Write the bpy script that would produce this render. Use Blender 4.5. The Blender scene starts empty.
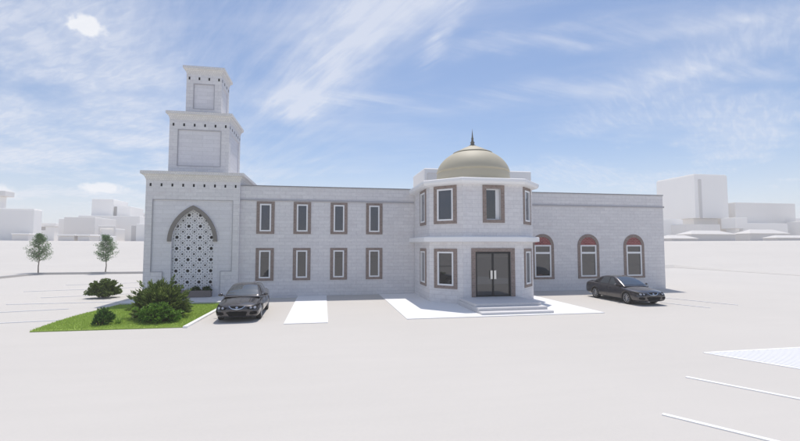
import bpy, bmesh, math, random
from mathutils import Vector, Matrix
from mathutils.bvhtree import BVHTree
PI = math.pi
random.seed(7)
SC = bpy.context.scene
COL = SC.collection
SCALE = 0.84            # authoring units -> metres, applied to the finished scene

# ------------------------------------------------------------------ materials
def new_mat(name):
    m = bpy.data.materials.new(name); m.use_nodes = True
    nt = m.node_tree; b = nt.nodes['Principled BSDF']
    return m, nt, b
def plain(name, col, rough=0.6, metal=0.0, spec=0.5, noise=0.0, nscale=3.0, bump=0.0, coat=0.0):
    m, nt, b = new_mat(name)
    b.inputs['Base Color'].default_value = (*col, 1)
    b.inputs['Roughness'].default_value = rough
    b.inputs['Metallic'].default_value = metal
    b.inputs['Specular IOR Level'].default_value = spec
    b.inputs['Coat Weight'].default_value = coat
    b.inputs['Coat Roughness'].default_value = 0.04
    if noise or bump:
        tc = nt.nodes.new('ShaderNodeTexCoord')
        n = nt.nodes.new('ShaderNodeTexNoise'); n.inputs['Scale'].default_value = nscale
        n.inputs['Detail'].default_value = 8; n.inputs['Roughness'].default_value = 0.65
        nt.links.new(tc.outputs['Object'], n.inputs['Vector'])
        if noise:
            mx = nt.nodes.new('ShaderNodeMix'); mx.data_type = 'RGBA'
            mx.inputs['A'].default_value = (*[c*(1-noise) for c in col], 1)
            mx.inputs['B'].default_value = (*[min(1, c*(1+noise)) for c in col], 1)
            nt.links.new(n.outputs['Fac'], mx.inputs['Factor'])
            nt.links.new(mx.outputs['Result'], b.inputs['Base Color'])
        if bump:
            bp = nt.nodes.new('ShaderNodeBump'); bp.inputs['Strength'].default_value = bump
            bp.inputs['Distance'].default_value = 0.02
            nt.links.new(n.outputs['Fac'], bp.inputs['Height']); nt.links.new(bp.outputs['Normal'], b.inputs['Normal'])
    return m
def masonry(name, c1, c2, mortar, bw, bh, ms=0.012, noise=0.08, bump=0.35, rough=0.75, blotch=None, smooth=0.3):
    m, nt, b = new_mat(name)
    uv = nt.nodes.new('ShaderNodeUVMap'); uv.uv_map = 'UVMap'
    br = nt.nodes.new('ShaderNodeTexBrick'); br.inputs['Scale'].default_value = 1
    br.inputs['Color1'].default_value = (*c1, 1); br.inputs['Color2'].default_value = (*c2, 1)
    br.inputs['Mortar'].default_value = (*mortar, 1)
    br.inputs['Mortar Size'].default_value = ms; br.inputs['Mortar Smooth'].default_value = smooth
    br.inputs['Brick Width'].default_value = bw; br.inputs['Row Height'].default_value = bh
    nt.links.new(uv.outputs['UV'], br.inputs['Vector'])
    n = nt.nodes.new('ShaderNodeTexNoise'); n.inputs['Scale'].default_value = 5; n.inputs['Detail'].default_value = 9
    n.inputs['Roughness'].default_value = 0.7
    nt.links.new(uv.outputs['UV'], n.inputs['Vector'])
    mr = nt.nodes.new('ShaderNodeMapRange'); mr.inputs['To Min'].default_value = 1-noise; mr.inputs['To Max'].default_value = 1+noise
    mr.inputs['From Min'].default_value = .3; mr.inputs['From Max'].default_value = .7
    nt.links.new(n.outputs['Fac'], mr.inputs['Value'])
    mu = nt.nodes.new('ShaderNodeVectorMath'); mu.operation = 'SCALE'
    nt.links.new(br.outputs['Color'], mu.inputs[0]); nt.links.new(mr.outputs['Result'], mu.inputs['Scale'])
    out = mu.outputs['Vector']
    if blotch:          # a few stones of a warmer tint
        n2 = nt.nodes.new('ShaderNodeTexNoise'); n2.inputs['Scale'].default_value = 1.1; n2.inputs['Detail'].default_value = 5
        mp = nt.nodes.new('ShaderNodeMapping'); mp.inputs['Scale'].default_value = (1, 2.4, 1)
        nt.links.new(uv.outputs['UV'], mp.inputs['Vector']); nt.links.new(mp.outputs['Vector'], n2.inputs['Vector'])
        r2 = nt.nodes.new('ShaderNodeMapRange'); r2.inputs['From Min'].default_value = .56; r2.inputs['From Max'].default_value = .72
        r2.inputs['To Max'].default_value = .55
        nt.links.new(n2.outputs['Fac'], r2.inputs['Value'])
        mx = nt.nodes.new('ShaderNodeMix'); mx.data_type = 'RGBA'; mx.inputs['B'].default_value = (*blotch, 1)
        nt.links.new(r2.outputs['Result'], mx.inputs['Factor']); nt.links.new(out, mx.inputs['A']); out = mx.outputs['Result']
    nt.links.new(out, b.inputs['Base Color'])
    b.inputs['Roughness'].default_value = rough; b.inputs['Specular IOR Level'].default_value = .3
    ad = nt.nodes.new('ShaderNodeMath'); ad.operation = 'MULTIPLY_ADD'; ad.inputs[1].default_value = -1.0
    nt.links.new(br.outputs['Fac'], ad.inputs[0]); nt.links.new(n.outputs['Fac'], ad.inputs[2])
    bp = nt.nodes.new('ShaderNodeBump'); bp.inputs['Strength'].default_value = bump; bp.inputs['Distance'].default_value = 0.012
    nt.links.new(ad.outputs['Value'], bp.inputs['Height']); nt.links.new(bp.outputs['Normal'], b.inputs['Normal'])
    return m
def glass(name, tint, refl=0.22, rough=0.02):
    m, nt, b = new_mat(name)
    b.inputs['Base Color'].default_value = (*tint, 1); b.inputs['Roughness'].default_value = .25
    b.inputs['Specular IOR Level'].default_value = 0.3
    g = nt.nodes.new('ShaderNodeBsdfGlossy'); g.inputs['Roughness'].default_value = rough
    g.inputs['Color'].default_value = (.95, .96, 1, 1)
    fr = nt.nodes.new('ShaderNodeFresnel'); fr.inputs['IOR'].default_value = 1.5
    mr = nt.nodes.new('ShaderNodeMapRange'); mr.inputs['From Min'].default_value = 0.04; mr.inputs['From Max'].default_value = 1
    mr.inputs['To Min'].default_value = refl; mr.inputs['To Max'].default_value = 1
    mix = nt.nodes.new('ShaderNodeMixShader')
    nt.links.new(fr.outputs['Fac'], mr.inputs['Value']); nt.links.new(mr.outputs['Result'], mix.inputs['Fac'])
    nt.links.new(b.outputs['BSDF'], mix.inputs[1]); nt.links.new(g.outputs['BSDF'], mix.inputs[2])
    nt.links.new(mix.outputs['Shader'], nt.nodes['Material Output'].inputs['Surface'])
    return m
def leafmat(name, c1, c2, trans=0.35):
    m, nt, b = new_mat(name)
    gi = nt.nodes.new('ShaderNodeNewGeometry')
    mx = nt.nodes.new('ShaderNodeMix'); mx.data_type = 'RGBA'
    mx.inputs['A'].default_value = (*c1, 1); mx.inputs['B'].default_value = (*c2, 1)
    nt.links.new(gi.outputs['Random Per Island'], mx.inputs['Factor'])
    nt.links.new(mx.outputs['Result'], b.inputs['Base Color'])
    b.inputs['Roughness'].default_value = .5; b.inputs['Specular IOR Level'].default_value = .35
    t = nt.nodes.new('ShaderNodeBsdfTranslucent'); nt.links.new(mx.outputs['Result'], t.inputs['Color'])
    ms = nt.nodes.new('ShaderNodeMixShader'); ms.inputs['Fac'].default_value = trans
    nt.links.new(b.outputs['BSDF'], ms.inputs[1]); nt.links.new(t.outputs['BSDF'], ms.inputs[2])
    nt.links.new(ms.outputs['Shader'], nt.nodes['Material Output'].inputs['Surface'])
    return m

def ground_mat():
    m, nt, b = new_mat('pale_concrete')
    tc = nt.nodes.new('ShaderNodeTexCoord')
    def noise(s, d=8, r=.6, sc=(1, 1, 1)):
        mp = nt.nodes.new('ShaderNodeMapping'); mp.inputs['Scale'].default_value = sc
        n = nt.nodes.new('ShaderNodeTexNoise'); n.inputs['Scale'].default_value = s; n.inputs['Detail'].default_value = d; n.inputs['Roughness'].default_value = r
        nt.links.new(tc.outputs['Object'], mp.inputs['Vector']); nt.links.new(mp.outputs['Vector'], n.inputs['Vector'])
        return n.outputs['Fac']
    def rng(v, a, c, lo, hi):
        mr = nt.nodes.new('ShaderNodeMapRange'); mr.inputs['From Min'].default_value = a; mr.inputs['From Max'].default_value = c
        mr.inputs['To Min'].default_value = lo; mr.inputs['To Max'].default_value = hi; nt.links.new(v, mr.inputs['Value']); return mr.outputs['Result']
    def mul(a, c):
        x = nt.nodes.new('ShaderNodeMath'); x.operation = 'MULTIPLY'; nt.links.new(a, x.inputs[0]); nt.links.new(c, x.inputs[1]); return x.outputs['Value']
    f = mul(rng(noise(.12, 6), .3, .7, .972, 1.02), rng(noise(14, 4, .7), .3, .7, .982, 1.018))
    f = mul(f, rng(noise(.9, 8, .6, (.25, 2.2, 1)), .35, .7, 1.008, .985))
    v = nt.nodes.new('ShaderNodeVectorMath'); v.operation = 'SCALE'; v.inputs[0].default_value = (.582, .555, .517)
    nt.links.new(f, v.inputs['Scale']); nt.links.new(v.outputs['Vector'], b.inputs['Base Color'])
    b.inputs['Roughness'].default_value = .85; b.inputs['Specular IOR Level'].default_value = .2
    return m

M = {}
M['ground'] = ground_mat()
M['paving'] = plain('white_paving', (.84, .835, .83), .8, noise=.02, nscale=4)
M['step'] = plain('pale_step_stone', (.66, .65, .65), .75, noise=.07, nscale=6, bump=.2)
M['paint'] = plain('white_road_paint', (.85, .85, .85), .7, noise=.03, nscale=9)
M['stone'] = masonry('pale_grey_stone', (.775, .757, .752), (.715, .697, .697), (.62, .605, .615), .82, .27, .012, noise=.07, bump=.5, blotch=(.67, .63, .63))
M['panelstone'] = masonry('pale_panel_stone', (.775, .76, .775), (.715, .70, .715), (.66, .65, .66), 1.5, .30, .012, noise=.05, bump=.45)
M['brick'] = masonry('brown_brick', (.24, .185, .16), (.305, .235, .205), (.35, .31, .285), .23, .115, .010, noise=.10, bump=.5)
M['redbrick'] = masonry('red_brick', (.24, .05, .05), (.36, .10, .095), (.36, .22, .20), .30, .12, .018, noise=.12, bump=.5)
M['archstone'] = plain('taupe_stone', (.23, .21, .19), .7, noise=.08, nscale=7, bump=.2)
M['trim'] = plain('white_trim', (.88, .875, .87), .55, noise=.015, nscale=5)
M['cornice'] = masonry('cream_cornice', (.84, .815, .79), (.77, .745, .72), (.66, .64, .62), .16, .115, .018, noise=.05, bump=.8, smooth=.6)
M['coping'] = plain('grey_coping', (.27, .27, .285), .5, noise=.05, nscale=5)
M['band'] = plain('grey_moulding_shadow_line', (.42, .41, .43), .6, noise=.05, nscale=5)  # string course moulding; also paints the shadow lines round the tower panels
M['white_frame'] = plain('white_window_frame', (.85, .85, .85), .35)
M['reveal'] = plain('grey_reveal', (.55, .54, .54), .6)
M['black'] = plain('black_metal', (.012, .012, .014), .35)
M['dark'] = plain('hole_shade_black', (.01, .01, .012), .9)  # black that paints the darkness inside the vent holes
M['niche'] = plain('niche_back', (.13, .13, .14), .9, noise=.2, nscale=1.5)
M['lattice'] = plain('pale_lattice', (.76, .75, .765), .6, noise=.03, nscale=6)
M['steel'] = plain('brushed_steel', (.75, .74, .70), .28, metal=.6)
M['glass'] = glass('window_glass', (.006, .012, .030), .09)
M['glass_low'] = glass('grey_window_glass', (.020, .019, .018), .085)
M['dome'] = plain('beige_dome_metal', (.49, .445, .335), .62, spec=.4, noise=.03, nscale=2.5)
M['domedark'] = plain('dark_dome_rim', (.16, .14, .09), .5)
M['finial'] = plain('weathered_bronze', (.20, .18, .14), .35, metal=.4)
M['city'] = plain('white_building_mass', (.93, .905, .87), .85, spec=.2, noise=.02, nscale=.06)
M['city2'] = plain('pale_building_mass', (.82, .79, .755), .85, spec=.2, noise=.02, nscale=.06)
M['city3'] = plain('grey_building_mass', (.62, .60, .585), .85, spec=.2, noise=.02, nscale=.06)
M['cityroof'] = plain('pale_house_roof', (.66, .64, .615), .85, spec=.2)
M['recess_shade'] = plain('recess_shade_grey', (.42, .40, .385), .9, spec=.2)  # darker grey puts shade into slots and openings of the white blocks
M['kerb'] = plain('grey_kerb', (.50, .49, .49), .85, noise=.05, nscale=2)
M['soil'] = plain('dark_soil', (.07, .05, .035), .95, noise=.3, nscale=8)
M['planter'] = plain('taupe_planter', (.20, .17, .16), .7, noise=.08, nscale=6)
M['bark'] = plain('grey_bark', (.22, .19, .16), .9, noise=.25, nscale=8)
M['twig'] = plain('brown_twig', (.11, .08, .05), .9)
M['lawn'] = plain('lawn_turf', (.32, .44, .09), .95, noise=.25, nscale=5)
M['blade'] = leafmat('grass_blade', (.32, .43, .065), (.46, .59, .15), .35)
M['leaf_ever'] = leafmat('evergreen_leaf', (.055, .10, .02), (.26, .33, .09), .32)
M['leaf_ever_bright'] = leafmat('fresh_leaf', (.06, .16, .02), (.22, .38, .05), .3)
M['leaf_small'] = leafmat('dense_leaf', (.05, .12, .03), (.14, .26, .06), .3)
M['leaf_far'] = leafmat('shrub_leaf', (.06, .10, .02), (.20, .27, .07), .3)
M['leaf_tree'] = leafmat('young_tree_leaf', (.07, .16, .05), (.17, .29, .11), .4)
M['leaf_box'] = leafmat('box_leaf', (.03, .07, .015), (.07, .14, .03), .3)
def carpaint():
    m, nt, b = new_mat('dark_metallic_paint')
    b.inputs['Base Color'].default_value = (.075, .07, .073, 1); b.inputs['Metallic'].default_value = .8
    b.inputs['Roughness'].default_value = .27; b.inputs['Coat Weight'].default_value = .9; b.inputs['Coat Roughness'].default_value = .04
    return m
M['paint_car'] = carpaint()
M['tyre'] = plain('tyre_rubber', (.02, .02, .02), .85)
M['rim'] = plain('alloy_rim', (.42, .42, .43), .3, metal=.8)
M['chrome'] = plain('chrome', (.75, .75, .77), .1, metal=1)
M['lamp'] = plain('headlamp_glass', (.42, .43, .46), .08, metal=.3, coat=1)
M['redlamp'] = plain('red_lamp', (.25, .01, .01), .15, coat=1)
M['carglass'] = glass('car_glass', (.012, .022, .024), .16)
M['plastic'] = plain('black_plastic', (.010, .010, .011), .6, spec=.12)

# ------------------------------------------------------------------ mesh helpers
def autouv(bm):
    uvl = bm.loops.layers.uv.get('UVMap') or bm.loops.layers.uv.new('UVMap')
    bm.normal_update()
    for f in bm.faces:
        n = f.normal
        if abs(n.z) > .85:
            for l in f.loops: l[uvl].uv = (l.vert.co.x, l.vert.co.y)
        else:
            h = Vector((-n.y, n.x, 0)); h = h.normalized() if h.length > 1e-6 else Vector((1, 0, 0))
            if abs(h.x) >= abs(h.y):
                if h.x < 0: h = -h
            elif h.y < 0: h = -h
            for l in f.loops: l[uvl].uv = (l.vert.co.dot(h), l.vert.co.z)
def link(name, bm, mat, parent=None, smooth=False, uv=True, loc=None):
    if uv: autouv(bm)
    me = bpy.data.meshes.new(name); bm.to_mesh(me); bm.free()
    mats = mat if isinstance(mat, (list, tuple)) else [mat]
    for k in mats: me.materials.append(k)
    if smooth:
        for p in me.polygons: p.use_smooth = True
    o = bpy.data.objects.new(name, me); COL.objects.link(o)
    if parent: o.parent = parent
    if loc: o.location = loc
    return o
def tag(o, label=None, cat=None, group=None, kind=None):
    if label: o['label'] = label
    if cat: o['category'] = cat
    if group: o['group'] = group
    if kind: o['kind'] = kind
    return o
def empty(name, loc=(0, 0, 0), rz=0, label=None, cat=None, group=None):
    o = bpy.data.objects.new(name, None); COL.objects.link(o); o.location = loc; o.rotation_euler = (0, 0, rz)
    o.empty_display_size = .2
    return tag(o, label, cat, group)
def box(bm, x0, x1, y0, y1, z0, z1, mi=0, bev=0):
    vs = [bm.verts.new(p) for p in ((x0,y0,z0),(x1,y0,z0),(x1,y1,z0),(x0,y1,z0),(x0,y0,z1),(x1,y0,z1),(x1,y1,z1),(x0,y1,z1))]
    fs = []
    for idx in ((0,3,2,1),(4,5,6,7),(0,1,5,4),(1,2,6,5),(2,3,7,6),(3,0,4,7)):
        f = bm.faces.new([vs[i] for i in idx]); f.material_index = mi; fs.append(f)
    if bev:
        es = list({e for f in fs for e in f.edges})
        bmesh.ops.bevel(bm, geom=es, offset=bev, segments=1, affect='EDGES')
def B(x0, x1, y0, y1, z0, z1, bev=0):
    bm = bmesh.new(); box(bm, x0, x1, y0, y1, z0, z1, 0, bev); return bm
def prism(bm, pts, z0, z1, mi=0):
    lo = [bm.verts.new((x, y, z0)) for x, y in pts]; hi = [bm.verts.new((x, y, z1)) for x, y in pts]
    n = len(pts); fs = [bm.faces.new(lo[::-1]), bm.faces.new(hi)]
    for i in range(n): fs.append(bm.faces.new((lo[i], lo[(i+1)%n], hi[(i+1)%n], hi[i])))
    for f in fs: f.material_index = mi
def yprism(bm, pts, y0, y1, mi=0):          # outline in (x,z), counter-clockwise seen from -Y
    a = [bm.verts.new((x, y0, z)) for x, z in pts]; b = [bm.verts.new((x, y1, z)) for x, z in pts]
    n = len(pts); fs = [bm.faces.new(a), bm.faces.new(b[::-1])]
    for i in range(n): fs.append(bm.faces.new((a[(i+1)%n], a[i], b[i], b[(i+1)%n])))
    for f in fs: f.material_index = mi
def yband(bm, outer, inner, y0, y1, closed=False):   # ribbon between two outlines of equal length, from y0 (front) to y1
    n = len(outer); V = []
    for (p, q) in zip(outer, inner):
        V.append([bm.verts.new((p[0], y0, p[1])), bm.verts.new((q[0], y0, q[1])), bm.verts.new((q[0], y1, q[1])), bm.verts.new((p[0], y1, p[1]))])
    rng = range(n if closed else n-1)
    for i in rng:
        A, Bq = V[i], V[(i+1) % n]
        for k in range(4): bm.faces.new((A[k], A[(k+1)%4], Bq[(k+1)%4], Bq[k]))
    if not closed: bm.faces.new(V[0]); bm.faces.new(V[-1][::-1])
    bmesh.ops.recalc_face_normals(bm, faces=bm.faces)
def offset_poly(pts, d):
    out = []; n = len(pts)
    for i in range(n):
        p0, p1, p2 = Vector(pts[i-1]), Vector(pts[i]), Vector(pts[(i+1)%n])
        e1 = (p1-p0).normalized(); e2 = (p2-p1).normalized()
        n1 = Vector((e1.y, -e1.x)); n2 = Vector((e2.y, -e2.x))
        b = (n1+n2); b = b / max(.2, (1 + n1.dot(n2)))
        out.append((p1.x + b.x*d, p1.y + b.y*d))
    return out
def ring_loft(pts, prof):        # footprint ccw, prof [(offset, z)...] bottom to top, solid
    bm = bmesh.new(); rows = []
    for d, z in prof: rows.append([bm.verts.new((x, y, z)) for x, y in offset_poly(pts, d)])
    n = len(pts)
    for a, b in zip(rows, rows[1:]):
        for i in range(n): bm.faces.new((a[i], a[(i+1)%n], b[(i+1)%n], b[i]))
    bm.faces.new(rows[0][::-1]); bm.faces.new(rows[-1])
    return bm
def lathe(bm, prof, seg=48, c=(0, 0, 0), mi=0):
    rows = []
    for r, z in prof:
        if r < 1e-5: rows.append([bm.verts.new((c[0], c[1], c[2]+z))])
        else: rows.append([bm.verts.new((c[0]+r*math.cos(2*PI*k/seg), c[1]+r*math.sin(2*PI*k/seg), c[2]+z)) for k in range(seg)])
    for a, b in zip(rows, rows[1:]):
        for k in range(seg):
            k2 = (k+1) % seg
            if len(a) == 1 and len(b) == 1: continue
            if len(a) == 1: f = bm.faces.new((a[0], b[k2], b[k]))
            elif len(b) == 1: f = bm.faces.new((a[k], a[k2], b[0]))
            else: f = bm.faces.new((a[k], a[k2], b[k2], b[k]))
            f.material_index = mi
def tube(bm, p0, p1, r0, r1, seg=6, mi=0):
    p0, p1 = Vector(p0), Vector(p1); d = (p1-p0).normalized()
    a = d.orthogonal().normalized(); b = d.cross(a); R = []
    for p, r in ((p0, r0), (p1, r1)): R.append([bm.verts.new(p + (a*math.cos(2*PI*k/seg)+b*math.sin(2*PI*k/seg))*r) for k in range(seg)])
    for k in range(seg):
        f = bm.faces.new((R[0][k], R[0][(k+1)%seg], R[1][(k+1)%seg], R[1][k])); f.material_index = mi
    bm.faces.new(R[1]).material_index = mi; bm.faces.new(R[0][::-1]).material_index = mi
def cut(o, bmc, mat=None):       # subtract a cutter for good
    bmesh.ops.recalc_face_normals(bmc, faces=bmc.faces)
    me = bpy.data.meshes.new('cutter'); bmc.to_mesh(me); bmc.free()
    if mat: me.materials.append(mat)
    elif o.data.materials: me.materials.append(o.data.materials[0])
    c = bpy.data.objects.new('cutter', me); COL.objects.link(c)
    mo = o.modifiers.new('cut', 'BOOLEAN'); mo.operation = 'DIFFERENCE'; mo.object = c; mo.solver = 'EXACT'
    try: mo.material_mode = 'TRANSFER'
    except Exception: pass
    bpy.context.view_layer.update()
    dg = bpy.context.evaluated_depsgraph_get()
    nm = bpy.data.meshes.new_from_object(o.evaluated_get(dg), depsgraph=dg)
    old = o.data; o.modifiers.clear(); o.data = nm; nm.name = old.name; bpy.data.meshes.remove(old)
    bpy.data.objects.remove(c); bpy.data.meshes.remove(me)
    bm = bmesh.new(); bm.from_mesh(nm); autouv(bm); bm.to_mesh(nm); bm.free()

# ------------------------------------------------------------------ the ground
def terrain_h(r):
    far = 3.8 + .0078*r
    t = max(0.0, min(1.0, (r-75)/75.0)); t = t*t*(3-2*t)
    return .22 + (far-.22)*t if r < 150 else far
LOT = (-36.0, 58.0, -70.0, 61.5)
bm = bmesh.new()
per = []
x0, x1, y0, y1 = LOT
def edge_pts(a, b, n): return [(a[0]+(b[0]-a[0])*i/n, a[1]+(b[1]-a[1])*i/n) for i in range(n)]
for a, b in (((x0,y0),(x1,y0)), ((x1,y0),(x1,y1)), ((x1,y1),(x0,y1)), ((x0,y1),(x0,y0))): per += edge_pts(a, b, 24)
low = [bm.verts.new((x, y, 0)) for x, y in per]
bm.faces.new(low)
prev = [bm.verts.new((x, y, .03 if x > 44 else .215)) for x, y in per]
N = len(per)
for i in range(N): bm.faces.new((low[i], low[(i+1)%N], prev[(i+1)%N], prev[i]))
cxl, cyl = 11.0, -4.0
for k in range(1, 31):
    g_ = k/30.0; mul_ = 1 + 9*g_**1.9
    row = []
    for x, y in per:
        X = cxl+(x-cxl)*mul_; Yy = cyl+(y-cyl)*mul_
        row.append(bm.verts.new((X, Yy, terrain_h(math.hypot(X, Yy)) if k else .215)))
    for i in range(N): bm.faces.new((prev[i], prev[(i+1)%N], row[(i+1)%N], row[i]))
    prev = row
bmesh.ops.recalc_face_normals(bm, faces=bm.faces)
g = link('ground', bm, M['ground']); tag(g, kind='structure')
bm = bmesh.new()
def kerbseg(a, b, w, z0, z1):
    d = (Vector(b)-Vector(a)).normalized(); n = Vector((-d.y, d.x))*w/2
    prism(bm, [(a[0]-n.x, a[1]-n.y), (b[0]-n.x, b[1]-n.y), (b[0]+n.x, b[1]+n.y), (a[0]+n.x, a[1]+n.y)], z0, z1)
kerbseg((x0-.2, y0), (x0-.2, y1+.35), .3, .05, .25)
kerbseg((x0-.04, y1+.2), (44, y1+.2), .3, .05, .26)
bmesh.ops.recalc_face_normals(bm, faces=bm.faces)
tag(link('kerb', bm, M['kerb']), kind='structure')

# painted lines and pads
def stripbm(bm, a, b, w, z0=.0, z1=.012):
    d = (Vector(b)-Vector(a)).normalized(); n = Vector((-d.y, d.x))*w/2
    prism(bm, [(a[0]-n.x, a[1]-n.y), (b[0]-n.x, b[1]-n.y), (b[0]+n.x, b[1]+n.y), (a[0]+n.x, a[1]+n.y)], z0, z1)
bays = [((7.53, 8.48), (10.6, 4.2)), ((10.31, 10.69), (13.3, 6.05))]
for i, (a, b) in enumerate(bays):
    bm = bmesh.new(); stripbm(bm, a, b, .13, .001, .02)
    bmesh.ops.recalc_face_normals(bm, faces=bm.faces)
    tag(link('road_marking', bm, M['paint']), kind='structure')
for a, b in (((-18.6, 23.3), (-12.9, 24.2)), ((-20.5, 26.9), (-14.9, 28.35)), ((-19.9, 31.1), (-13.3, 31.3)), ((-20.0, 34.6), (-14.6, 36.2)), ((-24, 39.3), (-15.2, 41.8)), ((-24, 45), (-15.5, 47.5)),
             ((24.0, 26.9), (25.8, 22.6)), ((21.9, 24.5), (23.0, 21.9))):
    bm = bmesh.new(); stripbm(bm, a, b, .07, .001, .03); bmesh.ops.recalc_face_normals(bm, faces=bm.faces)
    tag(link('road_marking', bm, M['paint']), kind='structure')
# hatched triangle
bm = bmesh.new()
tri = [Vector((13.25, 12.92)), Vector((18.6, 3.05)), Vector((24.0, 12.92))]
dv = Vector((1, -.35)).normalized()
dirn = Vector((.60, -.80)); nrm = Vector((.80, .60))
s = 0.0
smin = min(t.dot(nrm) for t in tri); smax = max(t.dot(nrm) for t in tri)
s = smin + .05
while s < smax:
    xs = []
    for i in range(3):
        a, b = tri[i], tri[(i+1) % 3]; da, db = a.dot(nrm)-s, b.dot(nrm)-s
        if da*db < 0: xs.append(a + (b-a)*(da/(da-db)))
    if len(xs) == 2 and (xs[0]-xs[1]).length > .1:
        stripbm(bm, xs[0], xs[1], .105, .001, .012)
    s += .16
stripbm(bm, tri[0], tri[1], .12, .001, .018); stripbm(bm, tri[0], tri[2], .12, .001, .016)
bmesh.ops.recalc_face_normals(bm, faces=bm.faces)
tag(link('hatched_road_marking', bm, M['paint']), kind='structure')
tag(link('path', B(-1.87, .23, 21.1, 32.36, 0, .03), M['paving']), kind='structure')
tag(link('entrance_pavement', B(4.22, 15.5, 21.35, 32.36, 0, .035), M['paving']), kind='structure')
bm = bmesh.new(); prism(bm, [(-12.62, 29.3), (-5.7, 28.75), (-5.7, 31.9), (-6.1, 32.1), (-12.62, 32.1)], 0, .16)
box(bm, -12.62, -6.32, 32.1, 38.3, 0, .148)
tag(link('tower_pavement', bm, M['step']), kind='structure')
tag(link('wall_pavement', B(-5.72, -1.9, 31.5, 32.36, 0, .05), M['step']), kind='structure')

# ------------------------------------------------------------------ lawn
lawn = [(-12.6, 21.15), (-6.35, 21.08), (-6.15, 28.75), (-12.62, 29.27), (-12.75, 27.6), (-12.95, 25.3), (-12.86, 23.2)]
bm = bmesh.new(); prism(bm, lawn, 0, .05)
tag(link('lawn_ground', bm, M['lawn']), kind='structure')
bm = bmesh.new(); kerbseg((-6.24, 20.98), (-6.04, 28.75), .2, 0, .08)
bmesh.ops.recalc_face_normals(bm, faces=bm.faces)
tag(link('lawn_kerb', bm, M['trim']), kind='structure')
def inside(p, poly):
    c = False; j = len(poly)-1
    for i in range(len(poly)):
        a, b = poly[i], poly[j]
        if (a[1] > p[1]) != (b[1] > p[1]) and p[0] < (b[0]-a[0])*(p[1]-a[1])/(b[1]-a[1])+a[0]: c = not c
        j = i
    return c
def mesh_from(name, verts, faces, mat, parent=None):
    me = bpy.data.meshes.new(name); me.from_pydata(verts, [], faces); me.materials.append(mat)
    o = bpy.data.objects.new(name, me); COL.objects.link(o)
    if parent: o.parent = parent
    return o
rg = random.Random(3); V = []; F = []
while len(F) < 42000:
    x = rg.uniform(-13, -6.1); y = rg.uniform(21.05, 29.3)
    if not inside((x, y), lawn): continue
    h = rg.uniform(.035, .085); a = rg.uniform(0, 2*PI); w = rg.uniform(.008, .016)
    lx, ly = rg.gauss(0, .03), rg.gauss(0, .03)
    n = len(V); V += [(x-math.cos(a)*w, y-math.sin(a)*w, .045), (x+math.cos(a)*w, y+math.sin(a)*w, .045), (x+lx, y+ly, .05+h)]; F.append((n, n+1, n+2))
tag(mesh_from('lawn_grass', V, F, M['blade']), 'bright green mown grass in front of the stepped tower', 'grass', kind='stuff')

# ------------------------------------------------------------------ plants
def leaf(V, F, p, d, up, L, W):
    d = d.normalized(); s = d.cross(up)
    s = s.normalized() if s.length > 1e-4 else d.orthogonal().normalized()
    n = len(V)
    V += [tuple(p), tuple(p+d*L*.45+s*W), tuple(p+d*L), tuple(p+d*L*.45-s*W)]
    F.append((n, n+1, n+2, n+3))
def rnd_dir(r, zmin=-1):
    while True:
        v = Vector((r.gauss(0, 1), r.gauss(0, 1), r.gauss(0, 1)))
        if v.length > .1:
            v.normalize()
            if v.z >= zmin: return v
def shrub(name, loc, rx, ry, h, nbr, lpb, mat, L, W, label, cat, seed, droop=.0, base_r=.12, spiky=.6, zlift=0.0, group=None, spray=.35):
    r = random.Random(seed); root = empty(name, loc, 0, label, cat, group)
    st = bmesh.new(); V = []; F = []
    for i in range(nbr):
        d = rnd_dir(r, -.05); d.z = abs(d.z)*.95+.02
        rad = r.uniform(.62, 1.0) + (r.uniform(0, .16) if r.random() < .35 else 0)
        rad *= 1 + .05*math.sin(3*math.atan2(d.y, d.x)+seed) + .05*math.sin(7*math.atan2(d.y, d.x)+2*seed)
        tip = Vector((d.x*rx*rad, d.y*ry*rad, zlift + d.z*h*rad + .12*h))
        base = Vector((d.x*base_r*rx, d.y*base_r*ry, .02 + zlift*.3))
        mid = base.lerp(tip, .5) + Vector((0, 0, .10*h))
        if i % 3 == 0:
            tube(st, base, mid, .018, .011, 4); tube(st, mid, tip, .011, .004, 4)
        for k in range(lpb):
            t = r.uniform(.35, 1.0)**.6
            q = base.lerp(mid, t*2) if t < .5 else mid.lerp(tip, t*2-1)
            q = q + Vector((r.gauss(0, 1), r.gauss(0, 1), r.gauss(0, .8)))*spray*L*(1.6-t)
            dd = (tip-mid).normalized()*spiky + rnd_dir(r)*(1-spiky) + Vector((0, 0, -droop))
            leaf(V, F, q, dd, rnd_dir(r), L*r.uniform(.6, 1.15), W*r.uniform(.7, 1.2))
    V = [v if v[2] > .015 else (v[0], v[1], .015+r.random()*.03) for v in V]
    link('stem', st, M['twig'], root, uv=False)
    mesh_from('foliage', V, F, mat, root)
    return root
shrub('evergreen_shrub', (-8.35, 24.0, .05), 1.52, 1.4, 1.74, 250, 66, M['leaf_ever'], .20, .028,
      'large dark spiky evergreen shrub on the lawn beside the tower', 'shrub', 11, spiky=.72)
shrub('leafy_shrub', (-7.95, 22.45, .05), 1.05, .75, .93, 130, 52, M['leaf_ever_bright'], .13, .034,
      'low bright green shrub in front of the large evergreen shrub', 'shrub', 12, spiky=.5)
shrub('round_shrub', (-10.22, 22.2, .05), .42, .40, .70, 90, 46, M['leaf_small'], .11, .018,
      'small dense upright green shrub alone near the front of the lawn', 'shrub', 13, spiky=.75, base_r=.5)
shrub('spreading_shrub', (-15.6, 33.9, 0), 1.06, .85, 1.15, 190, 52, M['leaf_far'], .15, .042,
      'wide leafy green shrub standing on the pale pavement behind the lawn', 'shrub', 17, spiky=.5, zlift=.12, base_r=.3)
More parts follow.
